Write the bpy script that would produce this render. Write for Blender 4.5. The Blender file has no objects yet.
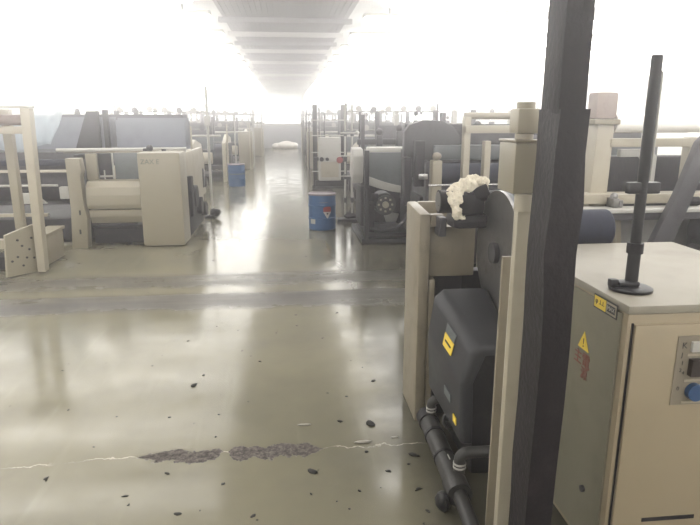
import bpy, bmesh, math, random
from mathutils import Vector, Matrix
R = random.Random(7)
SC = bpy.context.scene
COL = SC.collection

# ------------------------------------------------------------------ materials
def nt(name):
    m = bpy.data.materials.new(name); m.use_nodes = True
    t = m.node_tree; t.nodes.clear()
    o = t.nodes.new('ShaderNodeOutputMaterial')
    b = t.nodes.new('ShaderNodeBsdfPrincipled')
    t.links.new(b.outputs[0], o.inputs[0])
    return m, t, b

def N(t, kind, **kw):
    n = t.nodes.new(kind)
    for k, v in kw.items():
        if k in n.inputs.keys() if hasattr(n.inputs, 'keys') else False: n.inputs[k].default_value = v
        else: setattr(n, k, v)
    return n

def mix(t, fac, a, b):
    n = t.nodes.new('ShaderNodeMix'); n.data_type = 'RGBA'
    for i, v in ((0, fac), (6, a), (7, b)):
        if hasattr(v, 'links') or hasattr(v, 'is_linked'): t.links.new(v, n.inputs[i])
        else: n.inputs[i].default_value = v if i == 0 else (*v, 1)
    return n.outputs[2]

def math_(t, op, a, b=None, c=None, clamp=False):
    n = t.nodes.new('ShaderNodeMath'); n.operation = op; n.use_clamp = clamp
    for i, v in enumerate((a, b, c)):
        if v is None: continue
        if hasattr(v, 'is_linked'): t.links.new(v, n.inputs[i])
        else: n.inputs[i].default_value = v
    return n.outputs[0]

def sstep(t, v, lo, hi):
    n = t.nodes.new('ShaderNodeMapRange'); n.interpolation_type = 'SMOOTHSTEP'
    t.links.new(v, n.inputs[0]); n.inputs[1].default_value = lo; n.inputs[2].default_value = hi
    return n.outputs[0]

def noise(t, scale, detail=4, rough=0.6, stretch=None):
    c = t.nodes.new('ShaderNodeTexCoord'); n = t.nodes.new('ShaderNodeTexNoise')
    n.inputs['Scale'].default_value = scale; n.inputs['Detail'].default_value = detail
    n.inputs['Roughness'].default_value = rough
    if stretch:
        mp = t.nodes.new('ShaderNodeMapping'); mp.inputs['Scale'].default_value = stretch
        t.links.new(c.outputs['Object'], mp.inputs[0]); t.links.new(mp.outputs[0], n.inputs[0])
    else: t.links.new(c.outputs['Object'], n.inputs[0])
    return n.outputs[0]

ALB = .41; KEEP = ('white_ceiling', 'wall_paint', 'cotton_waste', 'white_sacking', 'grey_wall_dado', 'yellow_label', 'dimmed_ceiling_sheet', 'pale_roller_cover')
def paint(name, col, rough=.5, metal=0., dirt=None, amt=.5, scale=9., bump=.0, spec=.5, st=(1, 1, .25)):
    """painted or bare surface with worn, grimy patches"""
    m, t, b = nt(name)
    dirt = dirt or tuple(c * .55 for c in col)
    if name not in KEEP: col = tuple(c * ALB for c in col); dirt = tuple(c * ALB for c in dirt)
    f = noise(t, scale, 6, .65)
    f2 = noise(t, scale * 6, 3, .6, st)
    s = sstep(t, f, .48, .72); s2 = sstep(t, f2, .5, .85)
    k = math_(t, 'MULTIPLY', math_(t, 'MAXIMUM', s, math_(t, 'MULTIPLY', s2, .6)), amt)
    t.links.new(mix(t, k, col, dirt), b.inputs['Base Color'])
    r = math_(t, 'MULTIPLY_ADD', f, .25, rough - .12, clamp=True)
    t.links.new(r, b.inputs['Roughness']); b.inputs['Metallic'].default_value = metal
    b.inputs['Specular IOR Level'].default_value = spec
    if bump:
        bp = t.nodes.new('ShaderNodeBump'); bp.inputs['Strength'].default_value = bump; bp.inputs['Distance'].default_value = .01
        t.links.new(f2, bp.inputs['Height']); t.links.new(bp.outputs[0], b.inputs['Normal'])
    return m

def emit(name, col, st):
    m, t, b = nt(name)
    b.inputs['Base Color'].default_value = (*col, 1)
    b.inputs['Emission Color'].default_value = (*col, 1); b.inputs['Emission Strength'].default_value = st
    return m

M = {}
M['tan'] = paint('tan_enamel', (.50, .445, .32), .42, dirt=(.40, .34, .24), amt=.35, scale=3)
M['tan_near'] = paint('tan_enamel_grimy', (.43, .37, .265), .45, dirt=(.24, .20, .14), amt=.5, scale=6)
M['cab'] = paint('cabinet_enamel', (.58, .475, .315), .38, dirt=(.47, .38, .25), amt=.35, scale=4)
M['cream'] = paint('cream_enamel', (.70, .63, .48), .4, dirt=(.5, .43, .31), amt=.35, scale=5)
M['white'] = paint('white_enamel', (.78, .76, .70), .4, dirt=(.55, .5, .42), amt=.4, scale=8)
M['dark'] = paint('dark_machine_grease', (.03, .027, .032), .55, spec=.2, dirt=(.10, .095, .09), amt=.6, scale=10, bump=.2)
M['mid'] = paint('grey_machine_metal', (.135, .13, .14), .5, .2, spec=.3, dirt=(.06, .055, .055), amt=.6, scale=9)
M['bluegrey'] = paint('blue_grey_panel', (.20, .225, .235), .4, dirt=(.13, .14, .15), amt=.5, scale=6)
M['navy'] = paint('navy_yarn', (.035, .042, .075), .7, spec=.25, dirt=(.025, .03, .05), amt=.5, scale=20)
M['steelpaint'] = paint('light_grey_panel', (.42, .41, .385), .45, dirt=(.3, .29, .27), amt=.5, scale=4)
M['hazeblue'] = paint('hazed_lavender_panel', (.36, .39, .46), .5, dirt=(.26, .28, .33), amt=.5, scale=4)  # heald frames' blue-grey made paler, haze put into the colour
M['steel'] = paint('worn_steel', (.45, .44, .43), .32, .8, dirt=(.2, .18, .16), amt=.4, scale=12)
M['chrome'] = paint('bright_steel', (.8, .79, .76), .22, .9, dirt=(.5, .48, .45), amt=.3, scale=12)
M['drum'] = paint('blue_drum_paint', (.035, .16, .40), .45, spec=.3, dirt=(.025, .10, .25), amt=.45, scale=8)
M['red'] = paint('red_paint', (.50, .06, .05), .4, dirt=(.35, .04, .04), amt=.3)
M['black'] = paint('black_plastic', (.024, .023, .026), .42, spec=.3, dirt=(.07, .065, .065), amt=.5, scale=14)
M['cover'] = paint('charcoal_motor_cover', (.055, .056, .062), .5, spec=.3, dirt=(.085, .082, .08), amt=.5, scale=7)
M['flange'] = paint('slate_flange', (.062, .088, .135), .42, spec=.3, dirt=(.19, .19, .19), amt=.6, scale=5)
M['pipe'] = paint('charcoal_pipe', (.06, .058, .056), .5, spec=.3, dirt=(.13, .12, .105), amt=.6, scale=12)
M['pillar'] = paint('blackened_pillar_paint', (.022, .018, .021), .5, dirt=(.07, .055, .06), amt=.55, scale=8, bump=.3, spec=.2, st=(1, 1, .8))
M['rag'] = paint('cotton_waste', (.62, .57, .46), .9, dirt=(.38, .34, .28), amt=.6, scale=40, bump=.6)
M['yarn'] = paint('undyed_yarn', (.74, .71, .66), .85, dirt=(.6, .56, .5), amt=.3, scale=30)
M['yellow'] = paint('yellow_label', (.62, .45, .05), .5, dirt=(.4, .3, .05), amt=.3)
M['ink'] = paint('dark_ink', (.04, .04, .04), .5)
M['redink'] = paint('red_ink', (.42, .10, .06), .5)
M['greyink'] = paint('grey_green_ink', (.13, .15, .13), .5)
M['plate'] = paint('grey_label_plate', (.40, .345, .255), .45, dirt=(.34, .29, .21), amt=.4)
M['blueb'] = paint('blue_button', (.05, .13, .30), .3, dirt=(.04, .09, .2), amt=.3)
M['brownb'] = paint('brown_button', (.05, .035, .03), .35)
M['lint'] = paint('dark_lint', (.03, .027, .022), .9, dirt=(.055, .05, .04), amt=.5, scale=60)
M['paper'] = paint('pale_scrap', (.62, .58, .5), .8, dirt=(.4, .37, .31), amt=.5, scale=50)
M['bale'] = paint('white_sacking', (.82, .78, .74), .9, dirt=(.6, .56, .52), amt=.4, scale=7)
M['lamp'] = emit('lit_diffuser', (1., .975, .945), 9.6)
M['day'] = emit('daylight_glass', (1., 1., 1.), 1.6)
M['wallp'] = paint('wall_paint', (.80, .79, .77), .7, dirt=(.68, .66, .63), amt=.3, scale=1.5)
M['dado'] = paint('grey_wall_dado', (.33, .33, .345), .6, dirt=(.26, .26, .27), amt=.4, scale=1.2)
M['ceilw'] = paint('white_ceiling', (.86, .86, .85), .8, dirt=(.76, .75, .73), amt=.3, scale=.8)
M['ceilg'] = paint('dimmed_ceiling_sheet', (.40, .39, .40), .6, dirt=(.34, .33, .33), amt=.4, scale=1.5)

def film():
    m, t, b = nt('plastic_film')
    b.inputs['Base Color'].default_value = (.62, .70, .76, 1); b.inputs['Roughness'].default_value = .25
    tr = t.nodes.new('ShaderNodeBsdfTransparent'); mx = t.nodes.new('ShaderNodeMixShader'); mx.inputs[0].default_value = .5
    tl = t.nodes.new('ShaderNodeBsdfTranslucent'); tl.inputs[0].default_value = (.7, .78, .83, 1)
    m2 = t.nodes.new('ShaderNodeMixShader'); m2.inputs[0].default_value = .5
    o = [n for n in t.nodes if n.type == 'OUTPUT_MATERIAL'][0]
    t.links.new(b.outputs[0], m2.inputs[1]); t.links.new(tl.outputs[0], m2.inputs[2])
    t.links.new(tr.outputs[0], mx.inputs[1]); t.links.new(m2.outputs[0], mx.inputs[2]); t.links.new(mx.outputs[0], o.inputs[0])
    return m
M['film'] = film()

def floor_mat():
    m, t, b = nt('sage_floor_paint')
    c = t.nodes.new('ShaderNodeTexCoord'); sp = t.nodes.new('ShaderNodeSeparateXYZ'); t.links.new(c.outputs['Object'], sp.inputs[0])
    X, Y = sp.outputs[0], sp.outputs[1]
    big = noise(t, .55, 5, .6); mid = noise(t, 3.2, 6, .65); fine = noise(t, 45, 3, .6)
    streak = noise(t, 1.0, 5, .6, (6, .5, 1)); cross = noise(t, 1.0, 5, .65, (.6, 7, 1))
    col = mix(t, sstep(t, big, .35, .68), (.172, .159, .111), (.130, .122, .088))
    col = mix(t, math_(t, 'MULTIPLY', sstep(t, mid, .5, .75), .35), col, (.13, .122, .094))
    col = mix(t, math_(t, 'MULTIPLY', sstep(t, streak, .55, .8), .3), col, (.25, .24, .185))
    # two worn, grubby cross tracks
    def band(y0, y1, soft):
        yy = math_(t, 'ADD', Y, math_(t, 'MULTIPLY_ADD', mid, .22, -.11))
        return math_(t, 'MULTIPLY', sstep(t, yy, y0 - soft, y0 + soft), math_(t, 'SUBTRACT', 1., sstep(t, yy, y1 - soft, y1 + soft)))
    trk = math_(t, 'MAXIMUM', band(5.12, 5.62, .08), math_(t, 'MULTIPLY', band(5.85, 6.38, .12), .8))
    trk = math_(t, 'MULTIPLY', trk, math_(t, 'MULTIPLY_ADD', sstep(t, cross, .3, .7), .45, .55))
    col = mix(t, trk, col, (.06, .055, .053))
    # darker edge below the machine on the right
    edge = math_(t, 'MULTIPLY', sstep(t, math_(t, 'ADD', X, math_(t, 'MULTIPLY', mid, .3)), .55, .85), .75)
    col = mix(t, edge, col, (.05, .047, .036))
    # broken patch and hairline crack
    wob = math_(t, 'MULTIPLY_ADD', noise(t, 6, 4, .6), .16, -.08)
    d = math_(t, 'ABSOLUTE', math_(t, 'ADD', math_(t, 'SUBTRACT', Y, 2.735), wob))
    xr = math_(t, 'MULTIPLY', sstep(t, X, -.82, -.6), math_(t, 'SUBTRACT', 1., sstep(t, X, .05, .19)))
    gap = sstep(t, math_(t, 'ABSOLUTE', math_(t, 'SUBTRACT', X, -.345)), .004, .05)
    w = math_(t, 'MULTIPLY', math_(t, 'MULTIPLY', xr, gap), math_(t, 'MULTIPLY_ADD', noise(t, 9, 5, .7), .17, -.025))
    patch = sstep(t, math_(t, 'SUBTRACT', w, d), -.004, .008)
    rub = mix(t, sstep(t, noise(t, 38, 5, .75), .38, .66), (.034, .029, .027), (.125, .108, .095))
    col = mix(t, patch, col, rub)
    xr2 = math_(t, 'MULTIPLY', sstep(t, X, -1.45, -1.3), math_(t, 'SUBTRACT', 1., sstep(t, X, .62, .7)))
    hair = math_(t, 'MULTIPLY', math_(t, 'SUBTRACT', 1., sstep(t, d, .001, .006)), math_(t, 'MULTIPLY', xr2, sstep(t, noise(t, 4, 3), .36, .5)))
    col = mix(t, math_(t, 'MULTIPLY', hair, math_(t, 'SUBTRACT', 1., patch)), col, (.36, .33, .27))
    sp_ = math_(t, 'MULTIPLY', sstep(t, fine, .70, .78), .6)
    col = mix(t, sp_, col, (.08, .074, .06))
    t.links.new(col, b.inputs['Base Color'])
    r = math_(t, 'MULTIPLY_ADD', math_(t, 'MULTIPLY_ADD', noise(t, 14, 5, .7), .45, math_(t, 'MULTIPLY', sstep(t, mid, .3, .62), .55)), .16, .06)
    r = math_(t, 'ADD', r, math_(t, 'MULTIPLY', math_(t, 'MAXIMUM', math_(t, 'MULTIPLY', trk, .4), patch), .6), clamp=True)
    t.links.new(r, b.inputs['Roughness']); b.inputs['Specular IOR Level'].default_value = .24
    bp = t.nodes.new('ShaderNodeBump'); bp.inputs['Strength'].default_value = .06; bp.inputs['Distance'].default_value = .01
    h = math_(t, 'SUBTRACT', mid, math_(t, 'MULTIPLY', patch, math_(t, 'MULTIPLY_ADD', fine, 3., 1.)))
    t.links.new(h, bp.inputs['Height']); t.links.new(bp.outputs[0], b.inputs['Normal'])
    return m
M['floor'] = floor_mat()

# ------------------------------------------------------------------ mesh builder
class MB:
    def __init__(s): s.b = bmesh.new()
    def _bev(s, vs, bev, seg=2):
        if bev <= 0: return
        es = {e for v in vs for e in v.link_edges}
        bmesh.ops.bevel(s.b, geom=list(es), offset=bev, segments=seg, profile=.6, affect='EDGES', clamp_overlap=True)
    def box(s, x0, x1, y0, y1, z0, z1, bev=0., mat=None):
        r = bmesh.ops.create_cube(s.b, size=1)
        vs = r['verts']
        for v in vs:
            v.co = Vector((x0 + (v.co.x + .5) * (x1 - x0), y0 + (v.co.y + .5) * (y1 - y0), z0 + (v.co.z + .5) * (z1 - z0)))
            if mat: v.co = mat @ v.co
        s._bev(vs, bev); return s
    def obox(s, c, size, rot=(0, 0, 0), bev=0.):
        from mathutils import Euler
        mt = Matrix.Translation(c) @ Euler(rot).to_matrix().to_4x4()
        a, b_, h = (k / 2 for k in size)
        return s.box(-a, a, -b_, b_, -h, h, bev, mt)
    def cyl(s, p0, p1, r, seg=16, r2=None):
        p0, p1 = Vector(p0), Vector(p1); d = p1 - p0
        q = d.to_track_quat('Z', 'Y').to_matrix().to_4x4()
        bmesh.ops.create_cone(s.b, cap_ends=True, segments=seg, radius1=r, radius2=r if r2 is None else r2, depth=d.length,
                              matrix=Matrix.Translation((p0 + p1) / 2) @ q)
        return s
    def ball(s, c, r, sc=(1, 1, 1), u=12, v=8):
        bmesh.ops.create_uvsphere(s.b, u_segments=u, v_segments=v, radius=r, matrix=Matrix.Translation(c) @ Matrix.Diagonal((*sc, 1)))
        return s
    def tube(s, pts, r, seg=10):
        pts = [Vector(p) for p in pts]; rings = []
        up = None
        for i, p in enumerate(pts):
            d = (pts[min(i + 1, len(pts) - 1)] - pts[max(i - 1, 0)]).normalized()
            if up is None: up = d.orthogonal().normalized()
            up = (up - d * up.dot(d)).normalized(); w = d.cross(up)
            rings.append([s.b.verts.new(p + (up * math.cos(a) + w * math.sin(a)) * r) for a in (2 * math.pi * k / seg for k in range(seg))])
        for a, c in zip(rings, rings[1:]):
            for k in range(seg): s.b.faces.new((a[k], a[(k + 1) % seg], c[(k + 1) % seg], c[k]))
        s.b.faces.new(rings[0][::-1]); s.b.faces.new(rings[-1]); return s
    def prism(s, poly, axis, a, b_, bev=0.):
        """poly in the two other axes (in x,y,z order), extruded along axis from a to b_"""
        def P(u, v, w): return {'x': (w, u, v), 'y': (u, w, v), 'z': (u, v, w)}[axis]
        lo = [s.b.verts.new(P(u, v, a)) for u, v in poly]; hi = [s.b.verts.new(P(u, v, b_)) for u, v in poly]
        n = len(poly); fs = [s.b.faces.new(lo[::-1]), s.b.faces.new(hi)]
        for k in range(n): fs.append(s.b.faces.new((lo[k], lo[(k + 1) % n], hi[(k + 1) % n], hi[k])))
        bmesh.ops.recalc_face_normals(s.b, faces=fs)
        s._bev(lo + hi, bev); return s
    def loft(s, A, B):
        """solid between two equal-length outlines of 3-D points"""
        lo = [s.b.verts.new(p) for p in A]; hi = [s.b.verts.new(p) for p in B]; n = len(A)
        fs = [s.b.faces.new(lo[::-1]), s.b.faces.new(hi)]
        for k in range(n): fs.append(s.b.faces.new((lo[k], lo[(k + 1) % n], hi[(k + 1) % n], hi[k])))
        bmesh.ops.recalc_face_normals(s.b, faces=fs); s._last = lo + hi; return s
    def lathe(s, prof, base, axis='z', seg=28):
        base = Vector(base); rings = []
        for r, h in prof:
            ring = []
            for k in range(seg):
                a = 2 * math.pi * k / seg; u, v = r * math.cos(a), r * math.sin(a)
                ring.append(s.b.verts.new(base + Vector({'z': (u, v, h), 'x': (h, u, v), 'y': (u, h, v)}[axis])))
            rings.append(ring)
        fs = []
        for a, c in zip(rings, rings[1:]):
            for k in range(seg): fs.append(s.b.faces.new((a[k], a[(k + 1) % seg], c[(k + 1) % seg], c[k])))
        fs.append(s.b.faces.new(rings[0][::-1])); fs.append(s.b.faces.new(rings[-1]))
        bmesh.ops.recalc_face_normals(s.b, faces=fs); return s
    def blob(s, c, r, sc=(1, 1, 1), amp=.3, sub=2, rnd=None):
        rnd = rnd or R
        r_ = bmesh.ops.create_icosphere(s.b, subdivisions=sub, radius=r)
        ph = [(Vector((rnd.uniform(-1, 1), rnd.uniform(-1, 1), rnd.uniform(-1, 1))).normalized(), rnd.uniform(1.5, 4.5), rnd.uniform(0, 6)) for _ in range(5)]
        for v in r_['verts']:
            n = v.co.normalized(); k = 1 + amp * sum(math.sin(n.dot(a) * f + p) for a, f, p in ph) / 2.5
            v.co = Vector(c) + Vector((n.x * sc[0], n.y * sc[1], n.z * sc[2])) * r * k
        return s
    def each(s, name, mat, parent=None, sharp=.6):
        """one object per loose piece"""
        b = s.b; b.verts.ensure_lookup_table(); seen = set(); out = []
        for v0 in b.verts:
            if v0 in seen: continue
            st, isl = [v0], []
            seen.add(v0)
            while st:
                v = st.pop(); isl.append(v)
                for e in v.link_edges:
                    w = e.other_vert(v)
                    if w not in seen: seen.add(w); st.append(w)
            m = MB(); mp = {v: m.b.verts.new(v.co) for v in isl}
            for f in {f for v in isl for f in v.link_faces}: m.b.faces.new([mp[v] for v in f.verts])
            out.append(m.build(name, mat, parent, None, sharp))
        b.free(); return out
    def build(s, name, mat, parent=None, label=None, sharp=.6):
        b = s.b
        off = Vector((0, 0, 0)); p = parent
        while p is not None: off += p.location; p = p.parent
        if off.length > 0: bmesh.ops.translate(b, verts=b.verts, vec=-off)
        for f in b.faces: f.smooth = True
        for e in b.edges:
            if len(e.link_faces) == 2 and e.calc_face_angle(0) > sharp: e.smooth = False
        me = bpy.data.meshes.new(name); b.to_mesh(me); b.free()
        me.materials.append(M[mat] if isinstance(mat, str) else mat)
        o = bpy.data.objects.new(name, me); COL.objects.link(o)
        if parent is not None: o.parent = parent
        if label: o['label'] = label
        return o

def thing(name, label, cat, loc, group=None):
    o = bpy.data.objects.new(name, None); COL.objects.link(o); o.location = loc; o.empty_display_size = .1
    o['label'] = label; o['category'] = cat
    if group: o['group'] = group
    return o
def tag(o, label, cat, group=None):
    o['label'] = label; o['category'] = cat
    if group: o['group'] = group
    return o
def struct(o): o['kind'] = 'structure'; return o
def dup(root, loc, label=None, rz=0.):
    r = root.copy(); COL.objects.link(r); r.location = loc; r.rotation_euler = (0, 0, rz)
    if label: r['label'] = label
    for ch in list(root.children):
        c = ch.copy(); COL.objects.link(c); c.parent = r
        for g in list(ch.children):
            d = g.copy(); COL.objects.link(d); d.parent = c
    return r
def text(name, body, size, mat, loc, rot, parent, depth=.0006, label=None):
    cu = bpy.data.curves.new(name, 'FONT'); cu.body = body; cu.size = size; cu.extrude = depth
    cu.align_x = 'CENTER'; cu.align_y = 'CENTER'; cu.materials.append(M[mat])
    f = bpy.data.objects.new(name + '_font', cu); COL.objects.link(f)
    bpy.context.view_layer.update()
    me = bpy.data.meshes.new_from_object(f.evaluated_get(bpy.context.evaluated_depsgraph_get()))
    bpy.data.objects.remove(f)
    o = bpy.data.objects.new(name, me); COL.objects.link(o)
    off = Vector((0, 0, 0)); p = parent
    while p is not None: off += p.location; p = p.parent
    o.parent = parent; o.location = Vector(loc) - off; o.rotation_euler = rot
    return o

# ------------------------------------------------------------------ setting
XW, Y0, Y1, ZC = 11., -4., 34.6, 3.2
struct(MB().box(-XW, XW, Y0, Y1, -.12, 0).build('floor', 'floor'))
struct(MB().box(-XW, XW, Y0, Y1, ZC, ZC + .1).build('ceiling', 'ceilw'))
struct(MB().box(-XW - .12, -XW, Y0, Y1, 0, ZC).build('wall_left', 'wallp'))
struct(MB().box(XW, XW + .12, Y0, Y1, 0, ZC).build('wall_right', 'wallp'))
struct(MB().box(-XW, XW, Y0 - .12, Y0, 0, ZC).build('wall_front', 'wallp'))
wb = MB().box(-XW, XW, Y1 + .001, Y1 + .14, 0, ZC)
struct(wb.build('wall_back', 'wallp'))
struct(MB().box(-XW, XW, Y1 - .03, Y1, 0, 1.26, .005).build('baseboard_back', 'dado'))
# gangway ceiling sheeting, coloured grey to stand for its weaker light; cross battens
g = MB()
for k in range(24):
    x = -.93 + k * .0809
    g.box(x, x + .055, Y0, Y1, ZC - .035, ZC - .001)
g.box(-.94, 1.02, Y0, Y1, ZC - .02, ZC - .0005)
struct(g.build('trim_1', 'ceilg'))
for i, (y, w, m) in enumerate([(9.9, .10, 'ceilg'), (11.5, .12, 'wallp'), (12.9, .08, 'ceilg'), (14.3, .14, 'wallp'), (15.7, .1, 'ceilg'), (17.2, .1, 'wallp'),
                               (19.6, .1, 'ceilg'), (22.1, .14, 'wallp'), (24.5, .12, 'ceilg'), (27.2, .14, 'wallp'), (30.3, .14, 'ceilg'), (33., .14, 'wallp')]):
    struct(MB().box(-1.0, 1.08, y, y + w, ZC - .11, ZC - .036, .006).build('trim_%d' % (i + 2), m))
# daylit windows of the far wall
for i, x in enumerate((-7.2, -3.6, 0., 3.6, 7.2)):
    wf = MB()
    a, b_, z0, z1 = x - 1.77, x + 1.77, 1.30, 3.0
    yy = Y1 - .035
    for q in ((a, b_, z0, z0 + .05), (a, b_, z1 - .05, z1), (a, a + .05, z0, z1), (b_ - .05, b_, z0, z1), (x - .02, x + .02, z0, z1)):
        wf.box(q[0], q[1], yy - .03, yy + .034, q[2], q[3])
    o = struct(wf.build('window_%d' % (i + 1), 'white'))
    pn = MB().box(a + .04, b_ - .04, yy + .01, yy + .02, z0 + .04, z1 - .04).build('pane', 'day', o)
# lamps
lroot = None
for row in range(22):
    y = -3.6 + 1.7 * row
    for sgn in (-1, 1):
        for k in range(4):
            xa = .93 + k * 2.42 + (.12 if sgn > 0 else 0); xc = sgn * (xa + 1.15)
            if lroot is None:
                lroot = thing('fluorescent_light', 'lit white fluorescent fitting slung under the ceiling over the weaving machines', 'ceiling light', (xc, y, 2.80), 'fluorescent fittings over the machine rows')
                MB().box(xc - 1.15, xc + 1.15, y - .17, y + .17, 2.80, 2.93, .03).build('diffuser', 'lamp', lroot)
                hz = MB().box(xc - 1.15, xc + 1.15, y - .10, y + .10, 2.931, 2.98, .008); hz.build('housing', 'white', lroot)
                hg = MB()
                for q in (-.8, .8): hg.cyl((xc + q, y, 2.98), (xc + q, y, ZC), .008, 6)
                hg.each('hanger', 'steel', lroot)
            else: dup(lroot, (xc, y, 2.80))

# ------------------------------------------------------------------ left: main weaving machine
t = thing('weaving_machine', 'tan weaving machine with boxy lettered end cover and rounded roll guard, left of the gangway', 'weaving machine', (-1.62, 7.85, 0))
ec = MB().box(-1.895, -1.36, 7.85, 8.36, .012, 1.225, .035).build('end_cover', 'tan', t)
text('lettering', 'ZAX E', .085, 'greyink', (-1.735, 7.8485, 1.105), (math.pi / 2, 0, 0), ec)
MB().box(-1.43, -1.385, 8.42, 10.0, .30, 1.19, .015).build('side_panel', 'cream', t)
d = MB().box(-1.42, -1.36, 8.37, 9.7, .04, .42, .02)
d.cyl((-1.42, 8.75, .55), (-1.30, 8.75, .55), .16, 20).cyl((-1.42, 9.15, .36), (-1.29, 9.15, .36), .13, 18).box(-1.40, -1.32, 8.42, 8.6, .3, .86, .02)
d.cyl((-1.42, 9.55, .25), (-1.28, 9.55, .25), .11, 16).build('drive_gear', 'dark', t)
lg = [(-2.77, 1.155), (-2.60, 1.155), (-2.585, 1.0), (-2.61, .93), (-2.60, .55), (-2.575, .40), (-2.60, 0), (-2.80, 0), (-2.765, .5)]
MB().prism(lg, 'y', 7.86, 8.02, .008).build('leg', 'tan', t)
MB().box(-2.665, -2.645, 7.853, 7.87, .44, .50).box(-2.685, -2.665, 7.853, 7.87, .19, .25).each('slot', 'black', t)
MB().box(-2.60, -2.46, 8.10, 8.16, .86, 1.20, .01).build('side_plate', 'tan', t)
prof = [(8.06, .86), (7.99, .85), (7.93, .78), (7.90, .68), (7.895, .56), (7.91, .505), (8.2, .505), (8.2, .86)]
MB().prism(prof, 'x', -2.575, -1.90, .006).build('roll_guard', 'tan', t)
prof2 = [(7.915, .49), (7.93, .40), (7.98, .31), (8.2, .30), (8.2, .49)]
MB().prism(prof2, 'x', -2.56, -1.90, .006).build('lower_guard', 'tan', t)
MB().box(-2.27, -1.89, 8.22, 8.26, .84, 1.20, .006).build('grey_panel', 'bluegrey', t)
MB().box(-2.46, -2.30, 8.20, 8.26, .84, 1.20, .006).build('dark_panel', 'dark', t)
MB().cyl((-2.285, 8.19, .86), (-2.285, 8.19, 1.20), .012, 8).cyl((-2.46, 8.19, .9), (-2.29, 8.19, .9), .012, 8).cyl((-2.40, 8.19, .86), (-2.40, 8.19, .98), .01, 8).build('bracket', 'white', t)
MB().cyl((-3.02, 8.30, 1.235), (-1.37, 8.46, 1.235), .026, 14).build('top_rail', 'white', t)
MB().box(-2.95, -1.42, 8.34, 8.40, 1.195, 1.222, .006).build('rail_ledge', 'tan', t)
k = MB().ball((-1.80, 8.2, 1.262), .045).box(-1.88, -1.80, 8.16, 8.24, 1.225, 1.262, .01).cyl((-1.62, 8.2, 1.22), (-1.62, 8.2, 1.25), .03, 12)
k.each('clamp', 'dark', t)
MB().box(-2.56, -1.91, 8.02, 9.9, .03, .24, .02).box(-2.25, -2.0, 7.98, 8.1, .22, .295, .01).cyl((-2.55, 7.97, .27), (-1.92, 7.97, .27), .018, 10).build('base', 'dark', t)
# long weaving width to the left, seen past the near stand
MB().box(-5.6, -2.83, 8.25, 9.7, .05, .33, .02).build('bed', 'dark', t)
MB().cyl((-5.6, 8.62, .72), (-2.86, 8.62, .72), .2, 24).build('cloth_roll', 'dark', t)
MB().box(-5.6, -2.90, 8.46, 8.60, 1.02, 1.10, .01).build('breast_beam', 'navy', t)
MB().box(-5.6, -2.86, 8.70, 8.80, .95, 1.19, .01).build('reed_panel', 'mid', t)
MB().cyl((-5.6, 8.30, .775), (-3.05, 8.30, .775), .016, 10).build('thin_rail', 'white', t)
MB().box(-5.6, -3.20, 8.22, 8.30, .37, .41, .006).box(-5.6, -3.15, 8.26, 8.34, .28, .31, .004).build('foot_rail', 'cream', t)
MB().box(-3.52, -3.36, 8.24, 8.32, .54, .68, .01).box(-3.02, -2.90, 8.24, 8.33, .60, .76, .01).prism([(-3.36, .68), (-3.36, .54), (-3.2, .54)], 'y', 8.25, 8.3).each('gear_case', 'white', t)
MB().box(-2.83, -2.70, 8.35, 9.7, .03, 1.18, .02).box(-5.6, -5.5, 8.3, 9.7, .0, 1.18, .02).each('side_frame', 'dark', t)
hs = MB()
for i in range(7): hs.box(-5.4, -2.5, 9.0 + i * .06, 9.03 + i * .06, 1.22, 1.62 + .02 * (i % 3)).box(-2.42, -1.45, 9.0 + i * .06, 9.03 + i * .06, 1.20, 1.60 + .025 * (i % 3))
hs.build('heald_frames', 'hazeblue', t)
MB().prism([(-2.98, 1.2), (-2.62, 1.2), (-2.62, 1.74), (-2.78, 1.74)], 'y', 8.9, 8.96, .004).box(-2.56, -2.50, 8.88, 8.98, .9, 1.76, .004).build('harness_gable', 'dark', t)
MB().box(-5.5, -1.5, 9.5, 9.56, 1.62, 1.70, .006).box(-1.62, -1.56, 9.45, 9.55, .3, 1.7).box(-5.5, -5.44, 9.45, 9.55, .3, 1.7).build('top_frame', 'mid', t)

# plastic film hung over the machine
fm = MB(); cols, rows_ = 22, 10; grid = []
for j in range(rows_):
    r_ = []
    for i in range(cols):
        u, v = i / (cols - 1), j / (rows_ - 1)
        x = -3.95 + u * (1.02 - .28 * (1 - v)); z = 1.24 + .60 * v - .06 * math.sin(u * 5)
        r_.append(fm.b.verts.new((x, 8.72 + .05 * math.sin(u * 17 + v * 2) + .03 * math.sin(v * 9 + u * 4), z)))
    grid.append(r_)
for a, c in zip(grid, grid[1:]):
    for i in range(cols - 1): fm.b.faces.new((a[i], a[i + 1], c[i + 1], c[i]))
ext = bmesh.ops.solidify(fm.b, geom=fm.b.faces[:], thickness=.003)
tag(fm.build('plastic_sheet', 'film', None, sharp=3), 'pale blue clear plastic film hung over the tan weaving machine behind the near stand', 'plastic sheet')

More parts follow.
